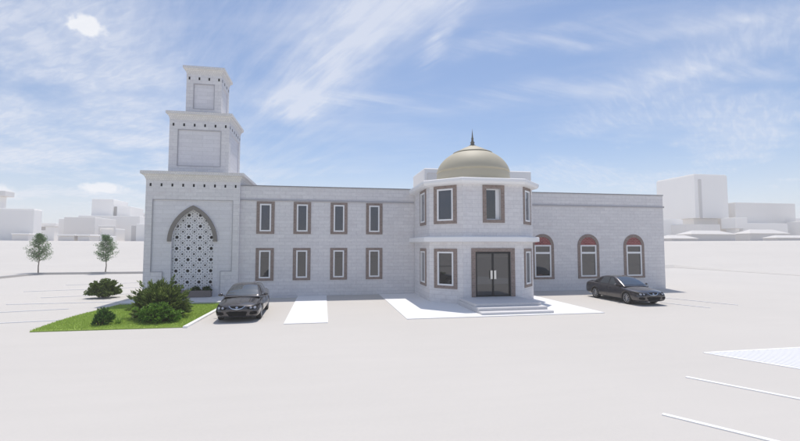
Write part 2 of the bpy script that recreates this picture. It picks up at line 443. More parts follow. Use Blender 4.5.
# thin grassy tuft by the small shrub
r = random.Random(5); V = []; F = []
for i in range(46):
    a = r.uniform(0, 2*PI); L = r.uniform(.3, .62); ln = r.uniform(.15, .5); x = r.gauss(0, .07); y = r.gauss(0, .07)
    pr = None; s = Vector((-math.sin(a), math.cos(a), 0))*.008
    for k in range(5):
        t = k/4; p = Vector((x+math.cos(a)*ln*t*t, y+math.sin(a)*ln*t*t, L*t*(1-.15*t))); w = s*(1-t*.9)
        V += [tuple(p-w), tuple(p+w)]
        n = len(V)
        if k: F.append((n-4, n-3, n-1, n-2))
o = mesh_from('grass_tuft', V, F, M['leaf_ever_bright']); o.location = (-9.62, 22.35, .05)
tag(o, 'thin tuft of long grass blades to the right of the small round shrub', 'grass tuft')

def young_tree(loc, h, seed, label):
    r = random.Random(seed)
    root = empty('young_tree', loc, 0, label, 'tree', 'young trees along the kerb behind the car park')
    st = bmesh.new()
    pts = [Vector((r.gauss(0, .02)*k, r.gauss(0, .02)*k, h*.97*k/6)) for k in range(7)]
    for k in range(6): tube(st, pts[k], pts[k+1], .075*(1-k/6.6), .075*(1-(k+1)/6.6), 7)
    V = []; F = []
    for i in range(125):
        t = r.uniform(.25, .95); z = h*t
        wid = h*.30*(((1-t)/.64)**.75 if t > .36 else .55+.45*(t-.24)/.12)+.05
        a = r.uniform(0, 2*PI); ln = wid*r.uniform(.65, 1.08)
        c = pts[min(5, int(t*6))].lerp(pts[min(6, int(t*6)+1)], t*6-int(t*6))
        b = Vector((c.x, c.y, z)); tip = b+Vector((math.cos(a)*ln, math.sin(a)*ln, ln*r.uniform(.25, .8)))
        tube(st, b, tip, .018, .005, 4)
        for k in range(34):
            u = r.uniform(.25, 1.05); q = b.lerp(tip, u)+Vector((r.gauss(0, .11), r.gauss(0, .11), r.gauss(0, .10)))
            leaf(V, F, q, rnd_dir(r), rnd_dir(r), r.uniform(.10, .17), r.uniform(.028, .045))
    link('trunk', st, M['bark'], root, uv=False, smooth=True); mesh_from('crown', V, F, M['leaf_tree'], root)
    return root
young_tree((-36.3, 62.0, .24), 5.1, 21, 'left slender young tree with a sparse crown beyond the car park kerb')
young_tree((-28.6, 62.3, .24), 5.0, 22, 'slender young tree with a sparse crown nearer the stepped tower')

# ------------------------------------------------------------------ the mosque
mosque = empty('mosque', (10, 32.4, 0), 0, 'long pale stone mosque with stepped tower, domed entrance bay and arched windows', 'mosque')
OFF = Vector(mosque.location)
def part(name, bm, mat, parent=None, smooth=False):
    o = link(name, bm, mat, parent or mosque, smooth); o.matrix_parent_inverse = Matrix.Translation(-OFF); return o
WY = 32.4; TOP = 8.2
# main wing: one long wall block with openings
main = part('main_wall', B(-6.3, 29.55, WY, 47.5, 0, TOP-.04), M['stone'])
def cut_main(x0, x1, z0, z1, d=.34): cut(main, B(x0, x1, WY-.5, WY+d, z0, z1), M['reveal'])
bm = bmesh.new()
part('parapet_coping', ring_loft([(-6.25, WY), (29.55, WY), (29.55, 47.5), (-6.25, 47.5)], [(0, TOP-.04), (.045, TOP-.04), (.045, TOP+.03), (0, TOP+.03)]), M['coping'])
for a, b in ((-6.07, 6.98), (14.55, 29.6)):
    bm = bmesh.new()
    box(bm, a, b, WY-.07, WY-.002, 7.08, 7.20)
    if b > 20: box(bm, 29.552, 29.62, WY-.07, 47.5, 7.08, 7.20)
    part('string_course', bm, M['band'])

def slim_window(xc, w, z0, z1, plane, glassmat, bw=.235, label=None):
    """brick surround proud of the wall, white frame, recessed pane; plane = (origin, u-dir, outward n)"""
    o, u, n = plane
    def T(bm):   # local (x along wall, y = -outward, z)
        for v in bm.verts:
            x, y, z = v.co; p = o + u*x - n*y; v.co = (p.x, p.y, z)
        bmesh.ops.recalc_face_normals(bm, faces=bm.faces); return bm
    h = w/2
    def rect(a, b, c, d): return [(a, c), (b, c), (b, d), (a, d)]
    bm = bmesh.new(); yband(bm, rect(xc-h, xc+h, z0, z1), rect(xc-h+bw, xc+h-bw, z0+bw*.75, z1-bw*.75), -.045, -.002, True)
    win = part('window', T(bm), M['brick'])
    a, b, c, d = xc-h+bw+.003, xc+h-bw-.003, z0+bw*.75+.003, z1-bw*.75-.003
    bm = bmesh.new(); yband(bm, rect(a, b, c, d), rect(a+.10, b-.10, c+.10, d-.10), -.06, .10, True)
    link('frame', T(bm), M['white_frame'], win)
    bm = bmesh.new(); box(bm, a+.098, b-.098, .03, .05, c+.098, d-.098)
    link('pane', T(bm), glassmat, win)
    return win, (a, b, c, d)
PF = (Vector((0, WY, 0)), Vector((1, 0, 0)), Vector((0, -1, 0)))
cutters = []
for xc in (-4.29, -1.63, 1.11, 3.82):
    for z0, z1, gm in ((4.63, 7.03, 'glass'), (1.18, 3.58, 'glass_low')):
        w, (a, b, c, d) = slim_window(xc, 1.28, z0, z1, PF, M[gm])
        cutters.append((a, b, c, d))
bm = bmesh.new()
for a, b, c, d in cutters: box(bm, a+.01, b-.01, WY-.3, WY+.2, c+.01, d-.01)
cut(main, bm, M['reveal'])
# arched windows on the right wing
def arch_pts(xc, hw, zs, z0, seg=20):
    return [(xc-hw, z0)] + [(xc-hw*math.cos(PI*k/seg), zs+hw*math.sin(PI*k/seg)) for k in range(seg+1)] + [(xc+hw, z0)]
for i, xc in enumerate((17.93, 22.13, 26.5)):
    z0, zs, hw = 1.0, 3.72, 1.0
    win_in = arch_pts(xc, hw-.25, zs, z0+.14)
    bm = bmesh.new()
    yband(bm, arch_pts(xc, hw, zs, z0), win_in, WY-.05, WY-.002)
    box(bm, xc-hw+.0, xc+hw-.0, WY-.065, WY-.004, z0-.02, z0+.138)
    win = part('arched_window', bm, M['brick'])
    bm = bmesh.new(); sg = 20
    yprism(bm, [(xc-.745, 3.80)] + [(xc-.745*math.cos(PI*k/sg), zs+.745*math.sin(PI*k/sg)) for k in range(1, sg)] + [(xc+.745, 3.80)], WY-.02, WY+.1)
    bmesh.ops.recalc_face_normals(bm, faces=bm.faces)
    link('brick_infill', bm, M['redbrick'], win)
    a, b, c, d = xc-.745, xc+.745, z0+.142, 3.795
    bm = bmesh.new()
    R = lambda a, b, c, d: [(a, c), (b, c), (b, d), (a, d)]
    yband(bm, R(a, b, c, d), R(a+.11, b-.11, c+.11, d-.11), WY-.04, WY+.1, True)
    box(bm, a+.108, b-.108, WY-.035, WY+.09, 3.06, 3.22)
    link('frame', bm, M['white_frame'], win)
    bm = bmesh.new(); box(bm, a+.10, b-.10, WY+.03, WY+.05, c+.10, 3.065); box(bm, a+.10, b-.10, WY+.03, WY+.05, 3.215, d-.10)
    link('pane', bm, M['glass_low'], win)
bm = bmesh.new()
for xc in (17.93, 22.13, 26.5): box(bm, xc-.74, xc+.74, WY-.3, WY+.2, 1.15, 3.79)
cut(main, bm, M['reveal'])

# ---- stepped tower
TC = (-9.235, 35.25)
def sq(h): return [(TC[0]-h, TC[1]-h), (TC[0]+h, TC[1]-h), (TC[0]+h, TC[1]+h), (TC[0]-h, TC[1]+h)]
def cornice_prof(zb, h, o):
    f = [(0, 0), (.03, 0), (.03, .12), (.10, .20), (.20, .33), (.40, .50), (.72, .62), (.80, .66), (1.0, .68), (1.0, 1.0)]
    return [(o*a, zb+h*b) for a, b in f] + [(0.0, zb+h+.03)]
def vents(par, h, n_front, z, n_side):  # proud black boxes, their colour stands in for the shade inside holes
    w, hh = .115, .21
    def vb(face, t):
        bm = bmesh.new()
        if face == 'f': box(bm, TC[0]+t-w/2, TC[0]+t+w/2, TC[1]-h-.012, TC[1]-h+.02, z-hh/2, z+hh/2)
        else: box(bm, TC[0]+h-.02, TC[0]+h+.012, TC[1]+t-w/2, TC[1]+t+w/2, z-hh/2, z+hh/2)
        return bm
    for k in range(n_front):
        link('vent', vb('f', -h+.32*h/1.3**0 * 0 + (.30 if h > 2.5 else .27 if h > 1.6 else .21) + k*(2*h-2*(.30 if h > 2.5 else .27 if h > 1.6 else .21))/(n_front-1)), M['dark'], par)
    for k in range(n_side):
        e = .27 if h > 1.6 else .21
        link('vent', vb('s', -h+e+k*(2*h-2*e)/(n_side-1)), M['dark'], par)
H1, H2, H3 = 3.15, 2.10, 1.28
T1 = part('tower_stage', ring_loft(sq(H1), [(0, .15), (0, 8.6)]), M['stone'])
FY = TC[1]-H1        # 32.10
# recessed field: wide above, narrower below
bm = bmesh.new(); x = TC[0]
yprism(bm, [(x-1.92, .0), (x+1.92, .0), (x+1.92, 1.93), (x+2.68, 1.93), (x+2.68, 7.02), (x-2.68, 7.02), (x-2.68, 1.93), (x-1.92, 1.93)], FY-.5, FY+.075)
cut(T1, bm, M['panelstone'])
def ogive(hw, rise, zs, z0, seg=18, steps=True):
    c = (rise*rise-hw*hw)/(2*hw); Rr = hw+c
    th = math.atan2(rise, c)
    left = [(x-hw, z0)] if z0 is not None else []
    arc = [(-(Rr*math.cos(th*k/seg)-c), zs+Rr*math.sin(th*k/seg)) for k in range(seg+1)]
    pts = left + [(x+a, z) for a, z in arc] + [(x-a, z) for a, z in arc[-2::-1]]
    if z0 is not None: pts.append((x+hw, z0))
    return pts
inner = ogive(1.40, 2.28, 4.05, .16); inner_dir = inner
bm = bmesh.new(); yprism(bm, inner, FY-.5, FY+.62); cut(T1, bm, M['panelstone'])
bm = bmesh.new(); yband(bm, ogive(1.66, 2.58, 4.05, None), ogive(1.40, 2.28, 4.05, None), FY-.05, FY+.074)
part('arch_surround', bm, M['archstone'])
# lattice screen
SY = FY+.32
a = .775; cols = [x-1.5*a+a*k + .03 for k in range(-1, 6)]; rows = [5.95-.80*k for k in range(-1, 9)]
ar = .80
bm = bmesh.new()
def bar2(p, q, w, y0, y1):
    p, q = Vector(p), Vector(q); d = (q-p).normalized(); n = Vector((-d.y, d.x))*w/2
    P4 = [p-n, q-n, q+n, p+n]
    A = [bm.verts.new((v.x, y0, v.y)) for v in P4]; C = [bm.verts.new((v.x, y1, v.y)) for v in P4]
    bm.faces.new(A); bm.faces.new(C[::-1])
    for i in range(4): bm.faces.new((A[(i+1)%4], A[i], C[i], C[(i+1)%4]))
jit = random.Random(2)
cx0 = x-1.45*a
for ci in range(-1, 5):
    for ri in range(-2, 9):
        cx_, cz_ = cx0+.0+a*ci, 5.95-ar*ri
        Rr = .43
        vs = [(cx_+Rr*math.cos(PI/8+PI/4*k), cz_+Rr*1.03*math.sin(PI/8+PI/4*k)) for k in range(8)]
        for k in range(8):
            off = .0006*((k % 4)+1)
            bar2(vs[k], vs[(k+3) % 8], .062, SY-off, SY+.05+off)
            bar2(vs[k], vs[(k+2) % 8], .043, SY-off-.003, SY+.047+off)
        # ring round the star's eye
        e = [(cx_+.15*math.cos(PI/8+PI/4*k), cz_+.15*math.sin(PI/8+PI/4*k)) for k in range(8)]
        for k in range(8): bar2(e[k], e[(k+1) % 8], .055, SY-.006-.0005*(k % 2), SY+.056)
        # small square between four stars
        qx, qz = cx_+a/2, cz_+ar/2
        v2 = [(qx+.215*math.cos(PI/8+PI/4*k), qz+.215*math.sin(PI/8+PI/4*k)) for k in range(8)]
        for k in range(8): bar2(v2[k], v2[(k+3) % 8], .038, SY-.009-.0005*(k % 4), SY+.059+.0005*(k % 4))
        for k in range(4):        # links at the middle of each cell side
            mx_, mz_ = (cx_+a/2, cz_) if k % 2 else (cx_, cz_+ar/2)
            bar2((mx_-.09, mz_+(.09 if k > 1 else -.09)), (mx_+.09, mz_-(.09 if k > 1 else -.09)), .035, SY-.012-.0005*k, SY+.062+.0005*k)
cpts = ogive(1.395, 2.27, 4.05, .5)
for i in range(len(cpts)):
    p, q = Vector(cpts[i]), Vector(cpts[(i+1) % len(cpts)])
    if (q-p).length < 1e-5: continue
    d = (q-p).normalized(); n = Vector((-d.y, d.x))       # outward for a clockwise outline
    if n.dot(Vector((x, 3.5))-p) > 0: n = -n
    bmesh.ops.bisect_plane(bm, geom=bm.verts[:]+bm.edges[:]+bm.faces[:], plane_co=(p.x, 0, p.y), plane_no=(n.x, 0, n.y), clear_outer=True)
part('lattice_screen', bm, M['lattice'])
part('screen_sill', B(x-1.39, x+1.39, SY-.05, SY+.12, .17, .52), M['panelstone'])
part('niche_back', B(x-1.39, x+1.39, FY+.58, FY+.60, .17, 6.3), M['niche'])
cor = part('cornice', ring_loft(sq(H1), cornice_prof(8.34, .67, .30)), M['cornice'])
vents(T1, H1, 9, 8.06, 0)
for hh, zb, zt, nf, zc, pz0, pz1, pw in ((H2, 9.02, 13.1, 6, 13.07, 9.66, 12.36, 1.5), (H3, 13.70, 16.95, 4, 16.90, 14.25, 16.18, .74)):
    st = part('tower_stage', ring_loft(sq(hh), [(0, zb), (0, zt)]), M['stone'])
    fy = TC[1]-hh
    cut(st, B(x-pw, x+pw, fy-.5, fy+.06, pz0, pz1), M['panelstone'])
    sx = TC[0]+hh
    cut(st, B(sx-.06, sx+.5, TC[1]-pw, TC[1]+pw, pz0, pz1), M['panelstone'])
    # thin grey strip painting a shadow line around each field
    bm = bmesh.new(); Rr = lambda a, b, c, d: [(a, c), (b, c), (b, d), (a, d)]
    yband(bm, Rr(x-pw-.03, x+pw+.03, pz0-.03, pz1+.03), Rr(x-pw+.012, x+pw-.012, pz0+.012, pz1-.012), fy-.012, fy+.05, True)
    link('panel_shadow_line', bm, M['band'], st)
    part('cornice', ring_loft(sq(hh), cornice_prof(zc, .62 if hh > 2 else .60, .225)), M['cornice'])
    vents(st, hh, nf, zc-.34 if hh > 2 else zc-.30, nf)
# grey strip painted as shadow line around the lowest stage's big field
bm = bmesh.new()
def Lb(e): return [(x-1.92-e, .17), (x-1.92-e, 1.93-e), (x-2.68-e, 1.93-e), (x-2.68-e, 7.02+e), (x+2.68+e, 7.02+e), (x+2.68+e, 1.93-e), (x+1.92+e, 1.93-e), (x+1.92+e, .17)]
yband(bm, Lb(.022), Lb(-.012), FY-.012, FY+.05); link('panel_shadow_line', bm, M['band'], T1)

# ---- entrance bay
bay = [(7.0, 32.37), (7.0, 27.61), (8.79, 25.85), (12.78, 25.85), (14.54, 27.62), (14.54, 32.37)]
bw_ = part('bay_wall', ring_loft(bay, [(0, .02), (0, 7.8)]), M['stone'])
part('cornice', ring_loft(bay, [(0, 3.98), (.36, 4.02), (.42, 4.03), (.42, 4.30), (.38, 4.345), (.27, 4.36), (.0, 4.38)]), M['trim'])
part('cornice', ring_loft(bay, [(0, 7.72), (.22, 7.75), (.36, 7.80), (.44, 7.93), (.44, 8.10), (.38, 8.14), (0, 8.15)]), M['trim'])
s2 = math.sqrt(.5)
planeA = (Vector((7.0, 29.35, 0)), Vector((0, -1, 0)), Vector((-1, 0, 0)))
planeB = (Vector((7.895, 26.73, 0)), Vector((1.79, -1.76, 0)).normalized(), Vector((-1.76, -1.79, 0)).normalized())
planeC = (Vector((0, 25.85, 0)), Vector((1, 0, 0)), Vector((0, -1, 0)))
planeD = (Vector((13.66, 26.735, 0)), Vector((1.76, 1.77, 0)).normalized(), Vector((1.77, -1.76, 0)).normalized())
planeE = (Vector((14.54, 29.6, 0)), Vector((0, 1, 0)), Vector((1, 0, 0)))
for pl, xc, w in ((planeA, 0.0, 1.8), (planeB, -.03, 1.70), (planeD, .06, 1.55), (planeE, 0, 1.8)):
    for z0, z1, gm in ((5.2, 7.71, 'glass'), (.96, 3.56, 'glass_low')):
        win, (a, b, c, d) = slim_window(xc, w, z0, z1, pl, M[gm], bw=.26)
        o_, u_, n_ = pl
        bm = bmesh.new(); box(bm, a+.01, b-.01, -.3, .2, c+.01, d-.01)
        for v in bm.verts:
            p = o_ + u_*v.co.x - n_*v.co.y; v.co = (p.x, p.y, v.co.z)
        cut(bw_, bm, M['reveal'])
# upper front window: deep reveal, no white frame at the face
bm = bmesh.new(); R = lambda a, b, c, d: [(a, c), (b, c), (b, d), (a, d)]
yband(bm, R(10.14, 11.64, 5.25, 7.71), R(10.38, 11.40, 5.45, 7.50), 25.80, 25.848, True)
wf = part('window', bm, M['brick'])
cut(bw_, B(10.39, 11.39, 25.5, 26.25, 5.46, 7.49), M['reveal'])
bm = bmesh.new(); yband(bm, R(10.392, 11.388, 5.462, 7.488), R(10.43, 11.13, 5.52, 7.42), 26.10, 26.2, True)
link('frame', bm, M['white_frame'], wf)
link('pane', B(10.40, 11.14, 26.14, 26.16, 5.50, 7.44), M['glass_low'], wf)
# door
DZ = .47
cut(bw_, B(9.60, 12.03, 25.4, 26.25, DZ, 3.37), M['reveal'])
bm = bmesh.new(); yband(bm, [(9.33, DZ), (9.33, 3.60), (12.30, 3.60), (12.30, DZ)], [(9.60, DZ), (9.60, 3.37), (12.03, 3.37), (12.03, DZ)], 25.795, 25.848)
door = part('door', bm, M['brick'])
bm = bmesh.new(); yband(bm, [(9.605, DZ+.01), (9.605, 3.365), (12.025, 3.365), (12.025, DZ+.01)], [(9.67, DZ+.01), (9.67, 3.30), (11.96, 3.30), (11.96, DZ+.01)], 25.90, 26.02)
link('door_frame', bm, M['black'], door)
for s_, (a, b) in enumerate(((9.675, 10.812), (10.818, 11.955))):
    bm = bmesh.new(); yband(bm, R(a, b, DZ+.015, 3.295), R(a+.06, b-.06, DZ+.09, 3.235), 25.92, 25.98, True)
    link('door_leaf', bm, M['black'], door)
    link('pane', B(a+.058, b-.058, 25.945, 25.955, DZ+.088, 3.237), M['glass_low'], door)
    hx = 10.69 if s_ == 0 else 10.94
    bm = bmesh.new(); box(bm, hx-.075, hx+.075, 25.84, 25.865, 1.60, 2.16, 0, .008)
    box(bm, hx-.05, hx+.05, 25.864, 25.93, 1.66, 1.70); box(bm, hx-.05, hx+.05, 25.864, 25.93, 2.06, 2.10)
    link('door_handle', bm, M['steel'], door)
# steps
bm = bmesh.new()
box(bm, 8.42, 12.62, 21.70, 25.84, .036, .16, 0, .012)
part('entrance_step', bm, M['step'])
part('entrance_step', B(8.42, 12.56, 22.28, 25.842, .163, .315, .012), M['step'])
part('entrance_step', B(8.46, 12.50, 22.86, 25.844, .318, .468, .012), M['step'])
# dome
DCX, DCY = 10.62, 28.95
prof = [(2.62, 8.12), (2.72, 8.2), (2.78, 8.45), (2.80, 8.7), (2.79, 8.90), (2.70, 9.10)]
dome_p = []
for k in range(26):
    t = .14+(k/25)*(math.radians(59.8)-.14); dome_p.append((2.655*math.cos(t), 8.74+1.97*math.sin(t)))
prof = [(2.58, 8.12), (2.62, 8.3), (2.63, 8.60), (2.61, 8.86), (2.56, 8.99), (2.585, 9.0)] + dome_p
bm = bmesh.new(); lathe(bm, prof, 96, (DCX, DCY, 0))
rt, zt = prof[-1]
dome = part('dome', bm, M['dome'], smooth=True)
bm = bmesh.new(); lathe(bm, [(rt-.12, zt-.08), (rt+.10, zt-.10), (rt+.12, zt-.05), (rt+.10, zt-.01), (rt-.2, zt)], 96, (DCX, DCY, 0))
link('dome_rim', bm, M['domedark'], dome, smooth=False)
bm = bmesh.new(); lathe(bm, [(rt+.10, zt-.005), (rt+.09, zt+.03), (1.0, zt+.22), (.62, zt+.42), (.34, zt+.54), (.18, zt+.60), (0, zt+.61)], 96, (DCX, DCY, 0))
link('dome_cap', bm, M['dome'], dome, smooth=True)
zf = zt+.57
bm = bmesh.new(); lathe(bm, [(0, zf-.02), (.24, zf-.02), (.25, zf+.04), (.15, zf+.09), (.13, zf+.2), (.17, zf+.27), (.10, zf+.34), (.075, zf+.5), (.10, zf+.56), (.06, zf+.63), (.035, zf+.90), (.0, zf+1.33)], 20, (DCX, DCY, 0))
link('finial', bm, M['finial'], dome, smooth=True)

# planter
pl = empty('planter', (-9.24, 31.75, .16), 0, 'long low taupe planter box below the lattice arch of the tower', 'planter')
bm = bmesh.new(); yb = bmesh.new()
for (a, b, c, d) in ((-1.44, 1.44, -.24, -.19), (-1.44, 1.44, .19, .24), (-1.44, -1.39, -.19, .19), (1.39, 1.44, -.19, .19)): box(bm, a, b, c, d, 0, .47)
box(bm, -1.39, 1.39, -.19, .19, 0, .06)
link('box', bm, M['planter'], pl); link('soil', B(-1.388, 1.388, -.188, .188, .05, .40), M['soil'], pl); yb.free()
for i, (dx, lb) in enumerate(((.40, 'small clipped green plant in the planter, beside the big evergreen shrub'), (1.16, 'small clipped green plant at the right end of the planter'))):
    shrub('planter_plant', (-9.24+dx, 31.75, .56), .33, .24, .36, 60, 26, M['leaf_box'], .07, .02, lb, 'plant', 31+i, spiky=.4, base_r=.35, group='clipped plants in the planter')

# ------------------------------------------------------------------ cars
K = 1/SCALE
def car_proto():
    W = .895
    def sect(y, w, zb, zs, zt):      # half section centre-bottom -> centre-top
        return [(0, zb), (w*.80, zb), (w*.965, zb+.06), (w, zb+.20), (w*1.0, (zb+zs)*.5+.05), (w*.975, zs-.10), (w*.915, zs), (w*.72, zs+(zt-zs)*.55), (w*.38, zt-.008), (0, zt)]
    st = [(-2.36, .50, .36, .50, .52), (-2.345, .66, .25, .58, .62), (-2.27, .80, .20, .63, .69), (-2.12, .865, .19, .67, .755), (-1.85, .885, .185, .72, .82), (-1.41, .895, .18, .79, .885),
          (-1.0, .895, .18, .85, .935), (-.5, .895, .18, .885, .945), (0, .895, .18, .90, .95), (.6, .895, .18, .915, .965), (1.2, .893, .18, .93, .985), (1.55, .885, .19, .945, 1.035),
          (1.95, .87, .21, .955, 1.06), (2.2, .84, .24, .93, 1.03), (2.33, .76, .28, .86, .96), (2.385, .62, .36, .72, .80)]
    bm = bmesh.new(); rows = []
    for s in st:
        h = sect(*s); full = [(-a, z) for a, z in h[:0:-1]] + h[:1] + h[1:]    # left top .. bottom .. right top
        # order around: start centre-bottom, go right, over the top, come down left
        loop = h + [(-a, z) for a, z in h[-2:0:-1]]
        rows.append([bm.verts.new((a, s[0], z)) for a, z in loop])
    n = len(rows[0])
    for a, b in zip(rows, rows[1:]):
        for i in range(n): bm.faces.new((a[i], a[(i+1) % n], b[(i+1) % n], b[i]))
    bm.faces.new(rows[0][::-1]); bm.faces.new(rows[-1])
    bmesh.ops.recalc_face_normals(bm, faces=bm.faces)
    me = bpy.data.meshes.new('body'); bm.to_mesh(me); bm.free()
    o = bpy.data.objects.new('body', me); COL.objects.link(o); me.materials.append(M['paint_car'])
    md = o.modifiers.new('s', 'SUBSURF'); md.levels = 2; md.render_levels = 2
    bpy.context.view_layer.update(); dg = bpy.context.evaluated_depsgraph_get()
    nm = bpy.data.meshes.new_from_object(o.evaluated_get(dg), depsgraph=dg); o.modifiers.clear(); o.data = nm; bpy.data.meshes.remove(me)
    bmx = bmesh.new(); bmx.from_mesh(nm); bvh = BVHTree.FromBMesh(bmx); bmx.free()
    WBF, WBR = -1.41, 1.27
    bmc = bmesh.new()
    for wy in (WBF, WBR):
        for sx in (-1, 1):
            seg = 28
            A = [(wy+.355*math.cos(2*PI*k/seg), .33+.355*math.sin(2*PI*k/seg)) for k in range(seg)]
            a = [bmc.verts.new((sx*.60, y, z)) for y, z in A]; b = [bmc.verts.new((sx*1.1, y, z)) for y, z in A]
            bmc.faces.new(a); bmc.faces.new(b[::-1])
            for i in range(seg): bmc.faces.new((a[i], b[i], b[(i+1) % seg], a[(i+1) % seg]))
    cut(o, bmc, M['plastic'])
    for p in o.data.polygons: p.use_smooth = True
    root = empty('parked_car'); o.parent = root; o.name = 'body'
    # patches laid on the body by ray casting
    def front_patch(name, poly, mat, off=.004, nx=14, nz=8, par=root, both=False, frm='front', thick=True):
        bm = bmesh.new()
        xs = [p[0] for p in poly]; zs = [p[1] for p in poly]
        gx = [min(xs)+(max(xs)-min(xs))*i/nx for i in range(nx+1)]
        top, bot = [], []
        def crossings(xv):
            c = []
            for i in range(len(poly)):
                p, q = poly[i], poly[(i+1) % len(poly)]
                if (p[0]-xv)*(q[0]-xv) < 0: c.append(p[1]+(q[1]-p[1])*(xv-p[0])/(q[0]-p[0]))
            return (min(c), max(c)) if len(c) >= 2 else None
        cols_ = []
        for xv in gx:
            e = 1e-4; c = crossings(min(max(xv, min(xs)+e), max(xs)-e))
            if not c: continue
            col_ = []
            for j in range(nz+1):
                z = c[0]+(c[1]-c[0])*j/nz
                if frm == 'front': hit = bvh.ray_cast(Vector((xv, -5, z)), Vector((0, 1, 0)))
                elif frm == 'rear': hit = bvh.ray_cast(Vector((xv, 5, z)), Vector((0, -1, 0)))
                elif frm == 'top': hit = bvh.ray_cast(Vector((xv, z, 3)), Vector((0, 0, -1)))
                else: hit = bvh.ray_cast(Vector((frm*5, xv, z)), Vector((-frm, 0, 0)))
                if hit[0] is None: col_.append(None); continue
                nn = hit[1]
                col_.append(bm.verts.new(hit[0]+nn*off))
            cols_.append(col_)
        for a, b in zip(cols_, cols_[1:]):
            for j in range(nz):
                q = [a[j], b[j], b[j+1], a[j+1]]
                if all(q) and len({id(v) for v in q}) == 4:
                    try: bm.faces.new(q)
                    except Exception: pass
        bmesh.ops.remove_doubles(bm, verts=bm.verts, dist=1e-5)
        bmesh.ops.recalc_face_normals(bm, faces=bm.faces)
        return link(name, bm, mat, par, smooth=True, uv=False)
    mir = lambda P: [(-a, b) for a, b in P]
    grille = front_patch('grille', [(-.33, .665), (-.21, .565), (0, .525), (.21, .565), (.33, .665), (0, .685)], M['plastic'], .005)
    front_patch('grille_wing', [(-.33, .655), (-.21, .565), (0, .528), (.21, .565), (.33, .655), (.30, .645), (.20, .578), (0, .548), (-.20, .578), (-.30, .645)][:5]+[(.30, .668), (.19, .588), (0, .552), (-.19, .588), (-.30, .668)], M['chrome'], .012, 30, 2, grille)
    front_patch('emblem', [(.055*math.cos(2*PI*k/12), .61+.038*math.sin(2*PI*k/12)) for k in range(12)], M['chrome'], .014, 8, 4, grille)
    front_patch('air_intake', [(-.42, .43), (-.36, .275), (.36, .275), (.42, .43), (.38, .47), (-.38, .47)], M['plastic'], .004)
    for P in ([(.52, .44), (.50, .34), (.60, .31), (.78, .34), (.80, .42), (.74, .46)],):
        front_patch('fog_recess', P, M['plastic'], .004); front_patch('fog_recess', mir(P), M['plastic'], .004)
    Pl = [(.38, .62), (.45, .53), (.64, .53), (.80, .57), (.855, .69), (.80, .71), (.60, .675)]
    for q in (Pl, mir(Pl)):
        hl = front_patch('headlight', q, M['plastic'], .004)
        c = .55*(1 if q is Pl else -1); c2 = .70*(1 if q is Pl else -1)
        for cc, rr in ((c, .052), (c2, .056)):
            front_patch('reflector', [(cc+rr*math.cos(2*PI*k/12), .598+rr*.8*math.sin(2*PI*k/12)) for k in range(12)], M['lamp'], .009, 6, 4, hl)
    Pt = [(.42, .90), (.45, .76), (.72, .74), (.80, .80), (.78, .90)]
    front_patch('tail_light', Pt, M['redlamp'], .004, frm='rear'); front_patch('tail_light', mir(Pt), M['redlamp'], .004, frm='rear')
    for sx in (-1, 1):
        for P, hy in (([(-.98, .34), (-.98, .80), (-.92, .845), (.08, .87), (.10, .34), (.04, .28), (-.92, .28)], -.02), ([(.13, .34), (.12, .87), (.84, .90), (.93, .82), (.86, .62), (.80, .45), (.70, .33), (.16, .28)], .78)):
            dr = front_patch('door', P, M['paint_car'], .007, 16, 6, frm=sx)
            bm = bmesh.new(); hit = bvh.ray_cast(Vector((sx*5, hy, .77)), Vector((-sx, 0, 0)))
            hx = hit[0].x
            box(bm, min(hx+sx*.008, hx+sx*.035), max(hx+sx*.008, hx+sx*.035), hy-.09, hy+.09, .755, .785, 0, .006)
            link('door_handle', bm, M['paint_car'], dr, uv=False)
    # cabin surface: y in [-1.12, 1.72], s in [0,1] centre->rail->belt
    ys = [-1.14, -.95, -.6, -.2, .05, .35, .8, 1.02, 1.3, 1.74]
    hz = [.925, 1.025, 1.205, 1.375, 1.425, 1.44, 1.405, 1.345, 1.205, 1.03]
    def interp(y):
        for i in range(len(ys)-1):
            if y <= ys[i+1]:
                t = (y-ys[i])/(ys[i+1]-ys[i]); break
        p0, p1, p2, p3 = hz[max(0, i-1)], hz[i], hz[i+1], hz[min(len(hz)-1, i+2)]
        return .5*((2*p1)+(-p0+p2)*t+(2*p0-5*p1+4*p2-p3)*t*t+(-p0+3*p1-3*p2+p3)*t**3)
    def belt(y): return .90+.03*(y+1)/2.5
    def belt_x(y): return .80 - .10*max(0, (-.55-y))**1.3 - .16*max(0, (y-1.0))**1.5
    def Gc(y, s):
        h = interp(y); zb = belt(y)-.03; e = max(0.0, (h-zb))/.53
        xr = belt_x(y) - .235*e; zr = zb + (h-zb)*.93 - .012
        if s < .5:
            t = s/.5; return Vector((xr*t*1.0, y, h-(h-zr)*t**2.4))
        t = (s-.5)/.5; return Vector((xr+(belt_x(y)-xr)*t + .018*math.sin(PI*t), y, zr+(zb-zr)*t))
    def Gn(y, s):
        e = .004; a = Gc(y+e, s)-Gc(y-e, s); b = Gc(y, min(1, s+e))-Gc(y, max(0, s-e)); n = b.cross(a)
        n.normalize()
        if n.z < -.1 or n.x < -.3: n = -n
        if n.x < 0 and abs(n.z) < .3: n = -n
        return n
    bm = bmesh.new(); ny, ns = 60, 24; grid = []
    for i in range(ny+1):
        y = ys[0]+(ys[-1]-ys[0])*i/ny
        row = [Gc(y, 1-j/(ns/2)) for j in range(ns//2)] + [Gc(y, j/(ns/2)) for j in range(ns//2+1)]
        row = [Vector((-v.x, v.y, v.z)) if j < ns//2 else v for j, v in enumerate(row)]
        grid.append([bm.verts.new(v) for v in row])
    for a, b in zip(grid, grid[1:]):
        for j in range(len(a)-1): bm.faces.new((a[j], a[j+1], b[j+1], b[j]))
    bmesh.ops.recalc_face_normals(bm, faces=bm.faces)
